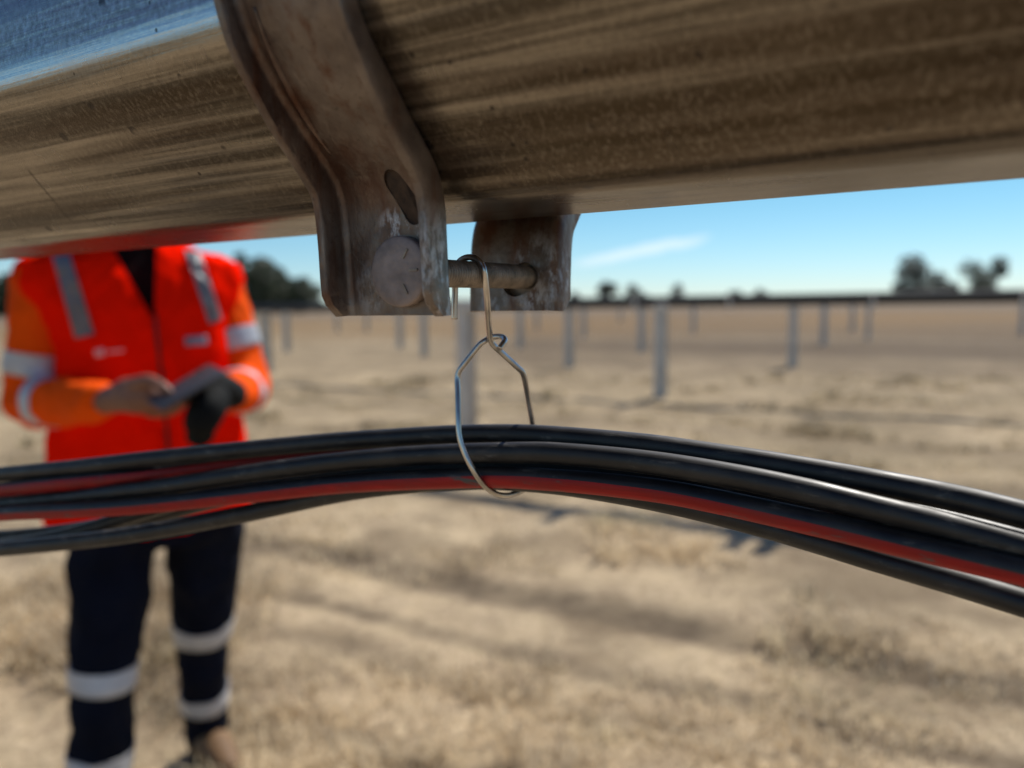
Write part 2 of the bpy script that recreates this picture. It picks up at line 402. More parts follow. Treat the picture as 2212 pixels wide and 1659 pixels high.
def build_grass():
    """dry tussock and straw lying over the soil"""
    nC = 9000
    # clump centres, denser near
    r = 1.3+ (rng.random(nC)**1.5)*13; a = np.radians(-40+80*rng.random(nC))
    cx = r*np.sin(a); cy = r*np.cos(a)
    keep = np.array([noise.noise(Vector((x*1.1, y*1.1, 3))) > -.12+.25*random.random() for x, y in zip(cx, cy)])
    cx, cy = cx[keep], cy[keep]; V = []; Fc = []
    tb = Vector((1.5, 0, 0))
    for x, y in zip(cx, cy):
        dd = math.hypot(x, y); big = noise.noise(Vector((x*.8, y*.8, 9))) > .22
        nb = 11 if big else 6; h0 = .075 if big else .03
        for k in range(nb):
            g = random.random()*2*pi; bx = x+random.gauss(0, .035); by = y+random.gauss(0, .035)
            h = h0*(.5+random.random()); lean = h*(.4+1.6*random.random()); wd = .0022+.0006*dd
            ca_, sa_ = cos(g), sin(g); i = len(V)
            V.append((bx-sa_*wd, by+ca_*wd, -.02)); V.append((bx+sa_*wd, by-ca_*wd, -.02))
            V.append((bx+ca_*lean*.5+sa_*wd*.7, by+sa_*lean*.5-ca_*wd*.7, h*.8)); V.append((bx+ca_*lean*.5-sa_*wd*.7, by+sa_*lean*.5+ca_*wd*.7, h*.8))
            V.append((bx+ca_*lean, by+sa_*lean, h*.85))
            Fc.append((i, i+1, i+2, i+3)); Fc.append((i+3, i+2, i+4))
    mt, t, b = newmat('straw'); tc = N(t, 'ShaderNodeTexCoord')
    n = nz_(t, tc.outputs[3], 1.3, 3); n2 = nz_(t, tc.outputs[3], 25, 2)
    c = mixc(t, rng_(t, n2, .35, .65), (.50, .38, .23), (.92, .77, .52)); c = mixc(t, rng_(t, n, .55, .70, 0, .4), c, (.55, .54, .30))
    c = mixc(t, rng_(t, nz_(t, tc.outputs[3], .95, 4, .6), .45, .62, 0, .65), c, (.30, .225, .14))
    ds0 = N(t, 'ShaderNodeVectorMath', operation='LENGTH'); t.links.new(tc.outputs[3], ds0.inputs[0])
    c = mixc(t, rng_(t, ds0.outputs['Value'], 4.2, 7.5, 0, .6), c, (.30, .235, .14))
    t.links.new(c, b.inputs['Base Color']); b.inputs['Roughness'].default_value = .55
    tl = N(t, 'ShaderNodeBsdfTranslucent'); t.links.new(c, tl.inputs[0]); ms = N(t, 'ShaderNodeMixShader'); ms.inputs[0].default_value = .5
    t.links.new(b.outputs[0], ms.inputs[1]); t.links.new(tl.outputs[0], ms.inputs[2]); t.links.new(ms.outputs[0], t.nodes['Material Output'].inputs[0])
    o = mesh_obj('dry_grass', V, Fc, mt, smooth=False, origin=Vector((0, 0, 0)))
    tag(o, 'dry straw coloured grass tufts covering the paddock', 'grass', kind='stuff')
build_grass()

# ------------------------------------------------------------------ far trees
def tree(px, top, hw, D, mat, label, seed, lobes=None, dens=1.):
    r_ = random.Random(seed)
    fat = 1.12 if px > 1900 else (1.35 if px < 700 and px != 522 else 1.12)
    base = at_y(px, 655-.0165*(px-1106), D); base.z = 0
    tp = at_y(px, top, D); H = tp.z; hwm = hw*D/FPX*.96
    e = empty('tree', (base.x, base.y, 0)); tag(e, label, 'tree', 'trees on the skyline')
    mb = MB()
    pts = [base+Vector((0, 0, -.3)), base+Vector((.1, 0, H*.25)), base+Vector((-.15, .1, H*.5))]
    mb.add(tube(catmull(pts, 4), [max(.12, H*.028*(1-.07*i)) for i in range(9)], 8))
    lobes = lobes or [(r_.uniform(-.55, .55), r_.uniform(.42, .82), r_.uniform(.26, .42)) for _ in range(9)] + [(0, .86, .26)] + ([(-.6, .2, .3), (-.2, .18, .3), (.2, .2, .3), (.6, .2, .3)] if px < 700 and px != 522 else [])
    leaf = []; lf = []
    for (u, v_, s) in lobes:
        dep = r_.uniform(-.5, .5)
        c = base+Vector((u*hwm, dep*hwm, v_*H))
        mb.add(tube(catmull([pts[1], (pts[2]+c)/2+Vector((0, 0, -.05*H)), c], 4), [H*.016*(1-.09*i) for i in range(9)], 6))
        rr = s*fat*min(hwm*1.25, H*.62)
        for k in range(int(520*dens)):
            q = Vector((r_.gauss(0, 1), r_.gauss(0, 1), r_.gauss(0, 1))).normalized()*rr*(r_.random()**.45)
            q.z *= .75
            if noise.noise((c+q)*(2.2/max(rr, .5))) < -.22: continue
            q += c; g = H*.036*(.6+.8*r_.random())
            a = Vector((r_.gauss(0, 1), r_.gauss(0, 1), r_.gauss(0, 1))).normalized(); b_ = a.orthogonal().normalized()
            i = len(leaf); leaf += [q-a*g, q+b_*g*.55, q+a*g, q-b_*g*.55]; lf.append((i, i+1, i+2, i+3))
    mb.build('trunk', M['bark'], e)
    mesh_obj('crown', leaf, lf, mat, e, smooth=False)
TR = [
 (566, 558, 70, 150, 'leaf_dark', 'tall rounded dark green tree just left of the near clamp bracket', None, 1.3),
 (655, 598, 44, 150, 'leaf_dark', 'lower dark green tree touching the near clamp bracket', None, 1.2),
 (612, 604, 46, 155, 'leaf_dark', 'dark bushy tree filling the gap between the tall and the lower left trees', None, 1.3),
 (522, 532, 30, 170, 'leaf_grey', 'thin pale tree showing above the shoulder of the worker', None, .22),
 (14, 588, 46, 150, 'leaf_dark', 'dark tree at the far left edge beside the worker', None, 1.),
 (1238, 630, 22, 230, 'leaf_grey', 'small tree half hidden by the far clamp bracket', None, 1),
 (1308, 606, 34, 230, 'leaf_grey', 'round grey tree, first clear of the far clamp bracket', None, .8),
 (1378, 612, 34, 240, 'leaf_grey', 'sloping grey tree between the round tree and the narrow tree', [(-.4, .78, .42), (-.1, .6, .45), (.3, .42, .4), (.6, .3, .35), (-.6, .5, .3), (0, .3, .4)], 1),
 (1463, 612, 20, 240, 'leaf_grey', 'narrow pointed tree alone on the skyline', [(0, .85, .35), (0, .6, .6), (.2, .35, .7), (-.3, .35, .6)], 1),
 (1588, 627, 18, 300, 'leaf_dark', 'small flat tree, left one of a low pair mid skyline', None, 1),
 (1640, 624, 28, 300, 'leaf_dark', 'wider flat tree, right one of a low pair mid skyline', None, 1),
 (1990, 543, 74, 170, 'leaf_grey', 'largest airy grey tree on the right skyline', [(-.15, .80, .36), (-.45, .58, .36), (.2, .62, .36), (.5, .45, .28), (-.15, .5, .42), (.72, .28, .2), (-.62, .3, .28), (.3, .3, .34), (-.3, .24, .3), (0, .25, .3)], .9),
 (2118, 562, 50, 170, 'leaf_dark', 'dark forked tree near the right edge of the photo', [(-.45, .80, .46), (-.2, .55, .5), (.45, .52, .42), (.75, .92, .32), (.62, .7, .28), (-.3, .3, .4), (.4, .25, .4)], 1.1),
]
for i, (px, tp, hw, D, mk_, lb, lob, dn) in enumerate(TR): tree(px, tp, hw, D, M[mk_], lb, 100+i, lob, dn)

def scrub():
    V = []; Fc = []; r_ = random.Random(5)
    for k in range(9000):
        a = radians(r_.uniform(-42, 42)); D = r_.uniform(360, 420); x = D*sin(a); y = D*cos(a)
        h = 1.6+4.2*max(0, noise.noise(Vector((x*.012, y*.012, 0)))+.12)+.8*noise.noise(Vector((x*.1, 0, 0)))
        q = Vector((x, y, r_.random()*h)); g = .55
        aa = Vector((r_.gauss(0, 1), r_.gauss(0, 1), r_.gauss(0, 1))).normalized()*g; bb = aa.orthogonal().normalized()*g
        i = len(V); V += [q-aa, q+bb, q+aa, q-bb]; Fc.append((i, i+1, i+2, i+3))
    o = mesh_obj('distant_scrub', V, Fc, M['leaf_grey'], smooth=False, origin=Vector((0, 380, 0)))
    tag(o, 'low line of distant scrub along the horizon', 'scrub', kind='stuff')
scrub()

# ------------------------------------------------------------------ rows of piles and far tubes
def octagon(pc, zc, ap, r=.012, n=3):
    pts = []
    R = ap/cos(pi/8)
    cs = [(pc+R*cos(pi/8+k*pi/4), zc+R*sin(pi/8+k*pi/4)) for k in range(8)]
    for k in range(8):
        c = Vector(cs[k]); a = Vector(cs[k-1]); b = Vector(cs[(k+1) % 8])
        p0 = c+(a-c).normalized()*r; p1 = c+(b-c).normalized()*r
        for j in range(n+1):
            s = j/n; pts.append((1-s)**2*p0+2*s*(1-s)*c+s*s*p1)
    return pts
def oct_tube(pc, zc, ap, ts, r=.012, n=3, wall=None):
    pr = octagon(pc, zc, ap, r, n)
    return loft([[W(q.x, t, q.y) for q in pr] for t in ts])

def pile(px, py, label, htop=1.19, wd=.15, first=None, trim=None):
    g = on_ground(px, py)
    e = empty('steel_pile', (g.x, g.y, 0)); tag(e, label, 'pile', 'steel piles standing in rows in the paddock')
    mb = MB(); ax = (DV, PV, ZV); f, th = wd/2, .004
    c = Vector((g.x, g.y, htop/2-.15))
    hh = htop/2+.15
    mb.box(c, ax, (.0035, .055, hh)); mb.box(c+PV*(.055+th), ax, (f, th, hh)); mb.box(c-PV*(.055+th), ax, (f, th, hh))
    mb.build('post', M['pile'], e, smooth=False)
    mb = MB(); mb.box(Vector((g.x, g.y, htop+.004)), ax, (.085, .085, .006))
    for s in (-1, 1): mb.box(Vector((g.x, g.y, htop+.04))+PV*s*.0785, ax, (.06, .004, .034))
    mb.build('bearing_saddle', M['pile'], e, smooth=False)
    return e
PL = [(578, 806, 'broad galvanised pile beside the worker\'s sleeve', .17), (621, 761, 'shorter pile just right of the pile by the worker\'s sleeve', .15),
 (729, 718, 'small far pile below the left corner of the near clamp bracket', .15), (793, 716, 'small far pile below the middle of the near clamp bracket', .15),
 (865, 753, 'left pile of the pair below the bolt head', .15), (917, 769, 'right pile of the pair below the bolt head', .15),
 (1124, 753, 'short pile right of the wire hanger hook', .15), (1160, 712, 'tiny distant pile below the far clamp bracket', .15),
 (1230, 794, 'pile below the right corner of the far clamp bracket', .15), (1261, 729, 'small pile close behind the one at the far bracket corner', .15),
 (1340, 695, 'faint distant pile left of the darkest based pile', .15), (1386, 761, 'medium pile immediately left of the largest clear pile', .15),
 (1427, 860, 'largest clear pile with a dark shadow at its base', .15), (1498, 718, 'small pale pile right of the largest clear pile', .15),
 (1712, 793, 'pale pile standing alone on the right half of the paddock', .15), (1779, 746, 'faint pile next to the lone pale pile on the right', .15),
 (1841, 715, 'faintest low pile of the three right of the lone pile', .15), (1875, 735, 'slim pile farthest right of the faint group', .12),
 (2207, 722, 'pile cut by the right edge of the photo', .15)]
for px, py, lb, wd in PL: pile(px, py, lb, wd=wd)
pile(1013, 1008, 'nearest pile, running down behind the wire hanger', htop=1.26, wd=.10)

def far_row(pc, zc, t0, t1, label, sags=()):
    e = empty('torque_tube', W(pc, (t0+t1)/2, -CAMH)); tag(e, label, 'steel tube', 'steel tubes of the farther rows')
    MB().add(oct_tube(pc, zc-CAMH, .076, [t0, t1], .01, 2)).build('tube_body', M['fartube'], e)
    return e
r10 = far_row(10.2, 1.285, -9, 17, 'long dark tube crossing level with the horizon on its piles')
# brackets with bright bolts hanging on the far tube
for k, tt in enumerate([-2.0, -.6, .9, 2.6, 3.9, 5.3, 6.8, 8.2]):
    mb = MB(); c = W(10.2-.085, tt, 1.285-CAMH)
    mb.box(c, (DV, PV, ZV), (.022, .009, .06)); mb.box(W(10.2, tt, 1.285-CAMH-.09), (DV, PV, ZV), (.022, .075, .012)); mb.build('clamp', M['pile'], r10, smooth=False)
# unseen raised tube and stubs, added to cast the shadow across the grass
CAST_P, CAST_Z = 6.03, 2.25
shadow_tube = far_row(CAST_P, CAST_Z, -3.2, 3.75, 'unseen raised tube added to cast the shadow crossing the grass')
for tt in (.50, .66, 1.73):
    mb = MB(); mb.box(W(CAST_P, tt, CAST_Z+.076+.12-CAMH), (DV, PV, ZV), (.045, .03, .13)); mb.build('shadow_stub', M['fartube'], shadow_tube, smooth=False)
mb = MB(); mb.box(W(CAST_P, -2.9, (CAST_Z-.08)/2-.15-CAMH), (DV, PV, ZV), (.075, .06, (CAST_Z-.08)/2+.15)); mb.build('post', M['pile'], shadow_tube, smooth=False)

# ------------------------------------------------------------------ the near octagonal tube
ts = [-3.0, -1, -.4, -.2, 0, .1, .2, .3, .5, .8, 1.5, 3, 6.5]
e_t = empty('octagonal_torque_tube', W(.2315, .15, .0313)); 
tag(e_t, 'galvanised octagonal steel tube running diagonally across the top of the photo', 'steel tube')
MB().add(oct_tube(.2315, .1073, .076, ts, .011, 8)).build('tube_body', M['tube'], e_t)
for tt in (-2.9, 6.3):
    mb = MB(); mb.box(W(.2315, tt, (.0313-CAMH-.004)/2-.15), (DV, PV, ZV), (.075, .06, (CAMH+.0313)/2+.146)); pe = mb.build('steel_pile', M['pile'], smooth=False)
    tag(pe, 'pile carrying the near octagonal tube, %s' % ('at its right end' if tt < 0 else 'at its left end'), 'pile', 'piles of the near row')

# ------------------------------------------------------------------ clamp brackets
PROF = [(.2, .1868), (.192, .1806), (.170, .1590), (.1590, .1478), (.1538, .137), (.1535, .120), (.1535, .104), (.1545, .0895), (.1592, .0772), (.1668, .0668), (.1760, .0570), (.1850, .0480),
        (.1915, .0405), (.1949, .0310), (.1960, .0193), (.1966, .0053), (.1970, -.0030)]
def hcurve(z, s):
    h = np.interp(z, [-.0030, .0008, .004, .03, .06, .085, .12, .19], [.0075, .0118, .0132, .0132, .0118, .0090, .0088, .0088])
    return float(h)
def section(t0, t1, H, th=.0034, r=.0022, flip=1):
    """closed channel section: list of (t, n); n grows away from the tube"""
    o = []
    ro = .0045
    def arc(ct, cn, rad, a0, a1, n=4):
        for j in range(n+1):
            a = radians(a0+(a1-a0)*j/n); o.append((ct+rad*cos(a), cn+rad*sin(a)))
    arc(t0+ro, ro, ro, 270, 180)                   # outer corner low t
    o.append((t0, ro+(H-.001-ro)*.5)); o.append((t0+.0001, H-.0005)); o.append((t0+.0005, H)); o.append((t0+th-.0005, H)); o.append((t0+th-.0001, H-.0005))
    arc(t0+th+r, th+r, r, 180, 270)
    m_ = (t0+t1)/2
    for k in range(1, 6):
        a = t0+th+r+(t1-t0-2*th-2*r)*k/6; o.append((a, th+.0004*sin(pi*k/6)))
    arc(t1-th-r, th+r, r, 270, 360)
    o.append((t1-th+.0001, H-.0005)); o.append((t1-th+.0005, H)); o.append((t1-.0005, H)); o.append((t1-.0001, H-.0005)); o.append((t1, ro+(H-.001-ro)*.5))
    arc(t1-ro, ro, ro, 0, -90)
    return o
def strap(name, t0, t1, flip, mat, label, off=0.):
    pts = catmull([Vector((a, b, 0)) for a, b in PROF], 8); rings = []
    for i, c in enumerate(pts):
        tg = (pts[min(i+1, len(pts)-1)]-pts[max(i-1, 0)]).normalized()
        nr = Vector((tg.y, -tg.x, 0))
        if nr.x > 0 and c.y < .13: nr = -nr
        if c.y >= .13: nr = Vector((-abs(nr.x), abs(nr.y), 0))
        H = hcurve(c.y, 0)
        ring = []
        for (t, n) in section(t0, t1, H):
            q = c+nr*n; pp = q.x+off
            wv = .0004*noise.noise(Vector((t*60, q.x*60, q.y*60)))
            pp += wv
            zz = q.y
            if flip: pp = 2*.2335-pp; zz -= .007*min(1, max(0, (q.y-.008)/.02))
            ring.append(W(pp, t, zz+.0004*noise.noise(Vector((t*90, 5, q.y*90)))))
        rings.append(ring)
    e = empty(name, W(.1835 if not flip else .2835, (t0+t1)/2, -.003)); tag(e, label, 'bracket', 'clamp brackets bolted under the tube')
    o = MB().add(loft(rings)).build('strap', mat, e); fix_normals(o)
    return e, o
def cut(o, cutters):
    for V, Fc in cutters:
        c = mesh_obj('cutter', V, Fc, origin=Vector((0, 0, 0))); fix_normals(c)
        md = o.modifiers.new('b', 'BOOLEAN'); md.object = c; md.solver = 'EXACT'; md.operation = 'DIFFERENCE'
        bpy.context.view_layer.update()
        dg = bpy.context.evaluated_depsgraph_get(); dg.update()
        me = bpy.data.meshes.new_from_object(o.evaluated_get(dg)); o.modifiers.clear(); o.data = me
        bpy.data.objects.remove(c)
    me = o.data
    me.polygons.foreach_set('use_smooth', [True]*len(me.polygons)); me.set_sharp_from_angle(angle=radians(38))
def obround(c0, c1, r, p0, p1):
    """prism through p0..p1; c0, c1 = (t, z) centres of the end arcs"""
    a = Vector(c0); b = Vector(c1); dd = (b-a).normalized(); nn = Vector((-dd.y, dd.x)); pts = []
    for k in range(11):
        g = pi/2+pi*k/10; pts.append(a+(dd*cos(g)+nn*sin(g))*r)
    for k in range(11):
        g = -pi/2+pi*k/10; pts.append(b+(dd*cos(g)+nn*sin(g))*r)
    return loft([[W(p0, q.x, q.y) for q in pts], [W(p1, q.x, q.y) for q in pts]])
BT, BZ = .1500, .0103                                # bolt axis
e_n, o_n = strap('clamp_bracket', .1338, .177, False, M['bracket'], 'nearer curved steel clamp bracket with raised edges and a round bolt head')
cut(o_n, [obround((.1503, .0372), (.1452, .0278), .0035, .172, .196), obround((BT, BZ), (BT+.0015, BZ), .0058, .18, .21)])
e_f, o_f = strap('clamp_bracket', .1350, .177, True, M['bracket2'], 'farther rusty clamp bracket the threaded bolt runs into', 0.003)
cut(o_f, [obround((BT-.0006, BZ-.0003), (BT+.0036, BZ-.0018), .0060, .25, .30)])
# rust caked behind the slot
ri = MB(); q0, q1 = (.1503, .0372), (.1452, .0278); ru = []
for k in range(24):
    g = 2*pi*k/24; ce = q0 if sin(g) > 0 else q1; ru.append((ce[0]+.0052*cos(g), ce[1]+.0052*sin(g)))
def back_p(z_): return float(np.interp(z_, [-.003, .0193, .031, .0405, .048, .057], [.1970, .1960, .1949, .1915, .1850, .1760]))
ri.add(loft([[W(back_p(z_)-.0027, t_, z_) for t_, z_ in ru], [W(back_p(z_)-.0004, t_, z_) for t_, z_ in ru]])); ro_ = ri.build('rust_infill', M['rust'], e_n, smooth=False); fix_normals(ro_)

# raised bead pressed into the near strap
bd = [W(p_-.0034*.72, t_, z_-.0034*.70) for p_, t_, z_ in ((.1560, .1680, .0830), (.1612, .1688, .0745), (.1700, .1693, .0636), (.1790, .1694, .0542), (.1850, .1688, .0482))]
MB().add(tube(catmull(bd, 6), [.0003+.0013*sin(pi*min(1, max(0, i/24))) for i in range(25)], 8)).build('pressed_bead', M['bracket'], e_n)

# ------------------------------------------------------------------ bolt
e_b = empty('clamp_bolt', W(.19, BT, BZ-.011)); tag(e_b, 'round headed threaded bolt joining the two clamp brackets', 'bolt')
def lathe(prof, seg=40, cap=True):
    return loft([[W(p, BT+r*cos(2*pi*k/seg), BZ+r*sin(2*pi*k/seg)) for k in range(seg)] for p, r in prof], cap)
hp = .1965-.0034
head = [(hp, .0105), (hp-.0006, .0109), (hp-.0032, .0109), (hp-.0037, .0107), (hp-.0040, .0102), (hp-.0042, .0080), (hp-.0043, .004), (hp-.00435, .0004)]
ho = MB().add(lathe(head, 56)).build('bolt_head', M['bolthead'], e_b); fix_normals(ho)
for g in (58, 2, -62):                           # three raised grade dashes
    a = radians(g); u = DV*(-cos(a))+ZV*sin(a)
    mb = MB(); mb.box(W(hp-.00425, BT, BZ)+u*.0062, (u, u.cross(PV), PV), (.0016, .00032, .00045)); mb.build('grade_mark', M['bolt'], ho, smooth=False)
pr = [(hp+.001, .0042)]; p_ = .199
R0, R1, pitch = .0047, .0040, .0015
while p_ < .2835:
    pr += [(p_, R1), (p_+pitch*.42, R0), (p_+pitch*.58, R0)]; p_ += pitch
V = []; seg = 32; turns = int((.287-.197)/pitch); NP = 10
rings = []
for i in range(turns*NP):
    ring = []
    for k in range(seg):
        ph = (i/NP + k/seg) % 1.0; q = abs(ph*2-1); rr = R1+(R0-R1)*min(1, max(0, (1-q)*1.6))
        a = 2*pi*k/seg; ring.append(W(.197+i*pitch/NP, BT+rr*cos(a), BZ+rr*sin(a)))
    rings.append(ring)
so_ = MB().add(loft(rings)).build('threaded_shank', M['bolt'], e_b); fix_normals(so_)
nut = [[W(p, BT+r*cos(pi/3*k+.2), BZ+r*sin(pi/3*k+.2)) for k in range(6)] for p, r in ((.2738, .0093), (.2743, .0098), (.2808, .0098), (.2813, .0092))]
wa = MB().add(lathe([(.2716, .0118), (.2719, .0124), (.2733, .0124), (.2736, .0118)], 40)).build('blocking_washer', M['bolt'], e_b); fix_normals(wa)  # washer added behind the hole to block sky light through it
no = MB().add(loft(nut)).build('nut', M['bolt'], e_b, smooth=False); fix_normals(no)

# ------------------------------------------------------------------ wire hanger
HP = .2290; HK = .246
hook = [at_p(982, 690, HP), at_p(982, 660, HP), at_p(983, 625, HP)]
for g in (0, 25, 50, 75, 100, 125, 150, 180): hook.append(W(HP+.0006*(g/90-1), BT+.0060*cos(radians(g)), BZ+.0060*sin(radians(g))))
hook += [at_p(1052, 640, HP+.0035), at_p(1056, 700, HP+.012), at_p(1060, 735, HK), at_p(1069, 749, HK+.002), at_p(1083, 762, .2510),
         at_p(1118, 794, .2570), at_p(1128, 804, .2590), at_p(1134, 822, .2612), at_p(1143, 872, .2660), at_p(1151, 918, .2690), at_p(1157, 960, .2705), at_p(1158, 1010, .2700),
         at_p(1146, 1046, .2665), at_p(1118, 1064, .2600), at_p(1084, 1070, .2515), at_p(1050, 1053, .2445), at_p(1022, 1015, .2400), at_p(1002, 975, .2388), at_p(992, 940, .2388),
         at_p(990, 900, .2400), at_p(989, 850, .2425), at_p(988, 820, .2440), at_p(991, 804, .2445), at_p(1000, 790, .2450), at_p(1032, 750, .2475), at_p(1045, 738, .2485),
         at_p(1062, 729, .2505), at_p(1078, 727, .2505), at_p(1088, 730, .2490), at_p(1090, 737, .2465), at_p(1084, 746, .2448), at_p(1079, 753, .2436)]
pth = catmull(hook, 7)
wo_ = MB().add(tube(pth, .00112, 14)).build('wire_hanger', M['wire'])
tag(wo_, 'bent steel wire hanger hooked over the bolt and holding the cable bundle', 'wire hanger')

# ------------------------------------------------------------------ cables
CR = .0041
def cable(pts, label, stripe=None, name='solar_cable', rad=CR):
    """pts: (px, py_centre, p)"""
    P = [at_p(x, y, p*mp_(x)) for x, y, p in pts]
    a = P[0]+(P[0]-P[1]).normalized()*.35+Vector((0, 0, -.03)); b = P[-1]+(P[-1]-P[-2]).normalized()*.12+Vector((0, 0, -.02))
    path = catmull([a]+P+[b], 14)
    sd_ = P[0].z*77
    path = [q+Vector((0, 0, 1))*.00045*noise.noise(Vector((i*.035, sd_, 0)))+PV*.0004*noise.noise(Vector((i*.04, sd_, 5))) for i, q in enumerate(path)]
    seg = 48
    tw = [radians(float(np.interp(i/(len(path)-1), [0, .1, .5, .9, 1], stripe[2]))) for i in range(len(path))] if stripe else None
    V, Fc = tube(path, rad, seg, True, up=ZV, twist=tw)
    mi = [0]*len(Fc)
    if stripe:
        # ring angle 0 = up; b = t x up  -> which side faces the camera
        for fi in range((len(path)-1)*seg):
            k = fi % seg; g = 360*(k+.5)/seg
            i = fi//seg; s = i/(len(path)-1)
            lo, hi = stripe[0], stripe[1]
            if lo <= g <= hi: mi[fi] = 1
    o = mesh_obj(name, V, Fc, mats=[M['cable'], M['stripe']], midx=mi)
    return tag(o, label, 'cable', 'cables in the hanging bundle')
def mp_(x):                                      # the bundle swings a little towards the camera at its far end
    s = min(1, max(0, (950-x)/1110)); s = s*s*(3-2*s); return 1-.17*s
def hd(x):
    P = at_p(x, 1040, .2515*mp_(x)); return CR*FPX/(P-CP).dot(F)
def _old(x): return 15.5+18.5*x/2212               # half thickness in pixels
def ctr(top, dy=0): return top
A = [(x, y+hd(x), p) for x, y, p in ((-160, 1026, .2585), (0, 1008, .2585), (150, 993, .2585), (300, 976, .2585), (500, 955, .2585), (700, 935, .2585), (900, 921, .2585), (1010, 917.5, .2585), (1100, 917, .2585), (1207, 921, .2585), (1400, 936, .2585), (1570, 959, .2585), (1740, 985, .2585), (1888, 1011, .2585), (2050, 1044, .2585), (2212, 1082, .2585), (2400, 1135, .2585))]
B = [(x, y+hd(x)+1.5, p) for x, y, p in ((-160, 1090, .258), (0, 1071, .258), (150, 1055, .2565), (347, 1032, .2520), (496, 1008, .2500), (645, 986, .2495), (794, 969, .249), (930, 959, .249), (1100, 954, .249), (1207, 955, .249), (1400, 972, .249), (1570, 997, .249), (1740, 1031, .249), (1888, 1067, .250), (2050, 1107, .251), (2212, 1150, .2515), (2400, 1205, .252))]
C = [(x, y-hd(x), p) for x, y, p in ((-160, 1142, .2475), (0, 1126, .2475), (248, 1114, .2475), (496, 1091, .2475), (744, 1065, .2475), (987, 1054, .2475), (1100, 1054, .2475), (1207, 1061, .2475), (1330, 1074, .2475), (1480, 1096, .2475), (1752, 1156, .2475), (1979, 1210, .2472), (2212, 1267, .2470), (2400, 1312, .2470))]
D = [(x, y-hd(x), p) for x, y, p in ((-160, 1216, .2555), (0, 1203, .2555), (248, 1177, .2555), (496, 1135, .2555), (744, 1084, .2555), (900, 1066, .2558), (1020, 1060, .2558), (1100, 1061, .2558), (1207, 1068.5, .2558), (1330, 1088, .2558), (1480, 1119, .2555), (1662, 1166, .255), (1888, 1235, .2545), (2050, 1283, .254), (2212, 1334, .254), (2400, 1392, .254))]
A2 = [(x, y-6*(x > 600), p+.001) for x, y, p in ((-160, 1076, .2535), (0, 1058, .2535), (150, 1042, .2545), (300, 1028, .2590), (496, 1004, .2655), (744, 985, .2665), (987, 972, .2665), (1100, 970, .2665), (1300, 985, .2665), (1570, 1030, .2665), (1888, 1095, .2665), (2212, 1180, .2665), (2400, 1235, .2665))]
E_ = [(x, y+hd(x), p) for x, y, p in ((-160, 1182, .264), (0, 1163, .264), (100, 1147, .264), (200, 1122, .264), (320, 1084, .2645), (496, 1038, .2650), (620, 1018, .2655), (744, 1002, .2655), (870, 992, .2655), (987, 986, .2655), (1100, 983, .2655), (1300, 996, .2655), (1570, 1040, .2655), (1888, 1118, .2655), (2212, 1206, .2655), (2400, 1262, .2655))]
E1 = [(x, y, p) for x, y, p in ((-160, 1172, .2725), (0, 1161, .2725), (100, 1152, .2725), (200, 1138, .2725), (320, 1117, .2725), (496, 1075, .2730), (744, 1034, .2735), (987, 1012, .2735), (1100, 1008, .2735), (1300, 1022, .2735), (1570, 1067, .2735), (1888, 1145, .2735), (2212, 1235, .2735), (2400, 1290, .2735))]
cable(A, 'topmost black cable of the bundle with a bright sunlit upper edge')
cable(B, 'plain black cable second from the top, in front of the topmost')
cable(C, 'black cable with a red lower half along the whole bundle front', stripe=(70, 188, (16, 14, 0, 18, 22)))
cable(D, 'lowest black cable, hanging under the red striped one')
cable(A2, 'cable whose red stripe shows only at the left, under the topmost cable', stripe=(55, 185, (0, 0, 0, 0, 0)))
cable(E_, 'black cable separating at lower left between the striped and lowest ones')
cable(E1, 'rearmost thin looking cable at the lower left of the bundle')

# ------------------------------------------------------------------ the worker
PD = 1.95
pc = at_y(318, 700, PD); pc.z = 0
FR = -Vector((pc.x, pc.y, 0)).normalized(); SD = Vector((-FR.y, FR.x, 0))      # front, viewer-right
def L3(s, f, z): return Vector((pc.x, pc.y, 0))+SD*s+FR*f+Vector((0, 0, z))
man = empty('person', (pc.x, pc.y, 0))
tag(man, 'worker in orange high visibility vest and navy trousers looking down at a phone', 'person')
def ell(cs, cf, z, hw, hd_, seg=28, sq=2.4):
    r = []
    for k in range(seg):
        a = 2*pi*k/seg; ca_, sa_ = cos(a), sin(a)
        r.append(L3(cs+hw*math.copysign(abs(ca_)**(2/sq), ca_), cf+hd_*math.copysign(abs(sa_)**(2/sq), sa_), z))
    return r
def limb(pts, rads, seg=16): 
    n = 5; P = catmull(pts, n); R = []
    for i in range(len(pts)-1):
        for k in range(n): R.append(rads[i]+(rads[i+1]-rads[i])*k/n)
    R.append(rads[-1]); 
    # rounded ends
    a = P[0]; b = P[-1]; ta = (P[0]-P[1]).normalized(); tb = (P[-1]-P[-2]).normalized()
    P = [a+ta*R[0]*.85, a+ta*R[0]*.5]+P+[b+tb*R[-1]*.5, b+tb*R[-1]*.85]; R = [R[0]*.4, R[0]*.82]+R+[R[-1]*.82, R[-1]*.4]
    return tube(P, R, seg)
def fuse(name, mb, mat, vox, sm=4, parent=man, keep=True):
    o = mb.build(name, mat, parent); fix_normals(o)
    bake(o, [('REMESH', dict(mode='VOXEL', voxel_size=vox, use_smooth_shade=True)), ('SMOOTH', dict(factor=.6, iterations=sm))])
    return o
